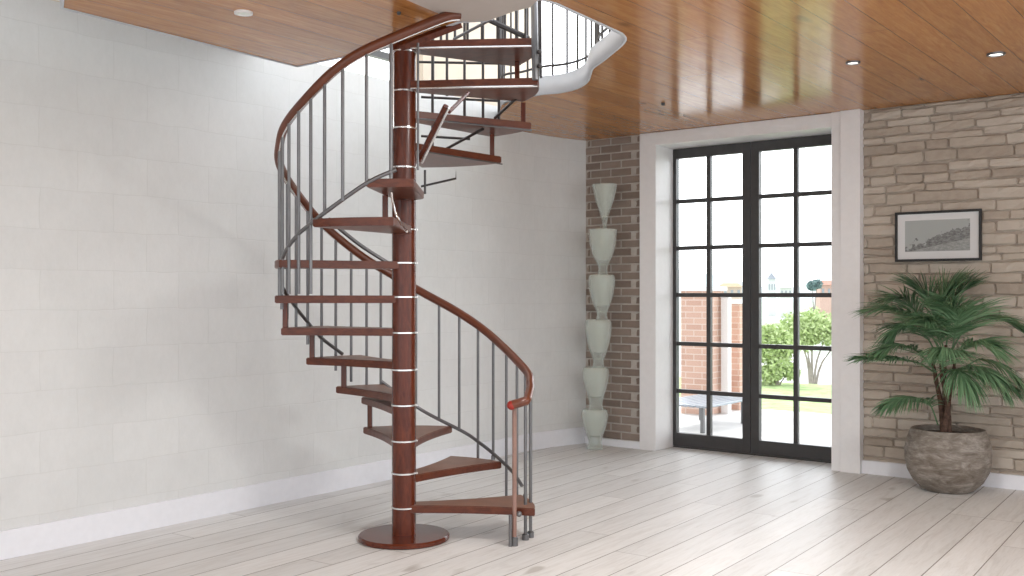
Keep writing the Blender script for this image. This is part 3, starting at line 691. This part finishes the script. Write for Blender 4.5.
# trees: leafy crowns of small leaves on branching stems
lf = N('pale_foliage'); at_ = lf.n('ShaderNodeAttribute', attribute_name='tone'); lf.base(lf.ramp(at_.outputs['Fac'], (0, (.36, .46, .20)), (1, (.62, .73, .38))), .7)
BARK = plain('pale_bark', (.34, .30, .27), .9, 0, .2)
def tree(px, pybase, D, blobs, label, n=1600, sz=.05, g=None, trunk=.05, mat=None, name='leafy_tree', cat='tree'):
    basep = P(px, pybase, D); o = empty(name, basep); tag(o, label, cat, g)
    b = BM(); lay = b.verts.layers.float.new('tone'); tb = BM()
    for (bx_, by_, r) in blobs:
        c = P(bx_, by_, D)-basep; r_ = r/F*D
        tube(tb, smooth_path([Vector((c.x*.1, c.y*.1, 0)), Vector((c.x*.35, c.y*.2, c.z*.5)), c], 3), [trunk*(1-.13*i) for i in range(7)], 6)
        for i in range(int(n*r*r/sum(q[2]**2 for q in blobs))):
            d = Vector((random.gauss(0, 1), random.gauss(0, 1), random.gauss(0, 1))).normalized()*(random.random()**.45)*r_*random.uniform(.85, 1.15)
            q = c+Vector((d.x, d.y, d.z*.85)); a = Vector((random.gauss(0, 1), random.gauss(0, 1), random.gauss(0, 1))).normalized(); e = a.orthogonal().normalized(); s = sz*random.uniform(.6, 1.3)
            vs = [b.verts.new(q+a*s), b.verts.new(q+e*s*.5), b.verts.new(q-a*s), b.verts.new(q-e*s*.5)]; tn = random.random()
            for v in vs: v[lay] = tn
            b.faces.new(vs)
    obj('crown', b, mat or lf.m, o); obj('trunk', tb, BARK, o, True)
tree(812, 388, 17.5, [(795, 328, 18), (812, 325, 20), (828, 332, 18), (845, 335, 18), (805, 340, 14)], 'pale green spreading tree outside the right glazed door, with a bare forked trunk', 4200, .04, trunk=.028)
tree(777, 392, 16.2, [(772, 335, 14), (768, 350, 14), (785, 345, 15), (778, 365, 15), (768, 375, 12), (790, 372, 10)], 'dense leafy bush outside, left of the spreading tree', 3800, .04, trunk=.02, name='leafy_bush', cat='bush')
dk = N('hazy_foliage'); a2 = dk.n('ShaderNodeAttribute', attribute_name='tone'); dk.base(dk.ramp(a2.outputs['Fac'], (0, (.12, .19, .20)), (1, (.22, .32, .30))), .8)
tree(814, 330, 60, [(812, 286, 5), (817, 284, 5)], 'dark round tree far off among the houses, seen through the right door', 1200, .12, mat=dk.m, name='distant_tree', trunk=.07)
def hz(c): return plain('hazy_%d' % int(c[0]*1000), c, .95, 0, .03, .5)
def house(px0, px1, ytop, yeave, ybase, D, wc, rc, label, spire=False):
    a = P(px0, ybase, D); c = P(px1, ybase, D); W = (c-a).length/2; H = (ybase-yeave)/F*D; T = (yeave-ytop)/F*D
    o = empty('distant_house', (a+c)/2, YAW); tag(o, label, 'house', None)
    b = BM(); box(b, (-W, 0, -3), (W, W*1.5, H)); obj('wall', b, hz(wc), o)
    b = BM(); e = [b.verts.new(v) for v in ((-W*1.08, -.3, H), (W*1.08, -.3, H), (W*1.08, W*1.6, H), (-W*1.08, W*1.6, H))]
    r_ = [b.verts.new(v) for v in (((0, W*.7, H+T), (0.01, W*.8, H+T)) if spire else ((-W*.8, W*.7, H+T), (W*.8, W*.7, H+T)))]
    b.faces.new(e); b.faces.new((e[0], e[1], r_[1], r_[0])); b.faces.new((e[1], e[2], r_[1])); b.faces.new((e[2], e[3], r_[0], r_[1])); b.faces.new((e[3], e[0], r_[0]))
    obj('roof', b, hz(rc), o)
    b = BM(); nn = 3
    for k in range(nn):
        x = -W+2*W*(k+.5)/nn; box(b, (x-W*.12, -.08, H*.35), (x+W*.12, .02, H*.7))
    obj('windows', b, hz((.35, .38, .42)), o)
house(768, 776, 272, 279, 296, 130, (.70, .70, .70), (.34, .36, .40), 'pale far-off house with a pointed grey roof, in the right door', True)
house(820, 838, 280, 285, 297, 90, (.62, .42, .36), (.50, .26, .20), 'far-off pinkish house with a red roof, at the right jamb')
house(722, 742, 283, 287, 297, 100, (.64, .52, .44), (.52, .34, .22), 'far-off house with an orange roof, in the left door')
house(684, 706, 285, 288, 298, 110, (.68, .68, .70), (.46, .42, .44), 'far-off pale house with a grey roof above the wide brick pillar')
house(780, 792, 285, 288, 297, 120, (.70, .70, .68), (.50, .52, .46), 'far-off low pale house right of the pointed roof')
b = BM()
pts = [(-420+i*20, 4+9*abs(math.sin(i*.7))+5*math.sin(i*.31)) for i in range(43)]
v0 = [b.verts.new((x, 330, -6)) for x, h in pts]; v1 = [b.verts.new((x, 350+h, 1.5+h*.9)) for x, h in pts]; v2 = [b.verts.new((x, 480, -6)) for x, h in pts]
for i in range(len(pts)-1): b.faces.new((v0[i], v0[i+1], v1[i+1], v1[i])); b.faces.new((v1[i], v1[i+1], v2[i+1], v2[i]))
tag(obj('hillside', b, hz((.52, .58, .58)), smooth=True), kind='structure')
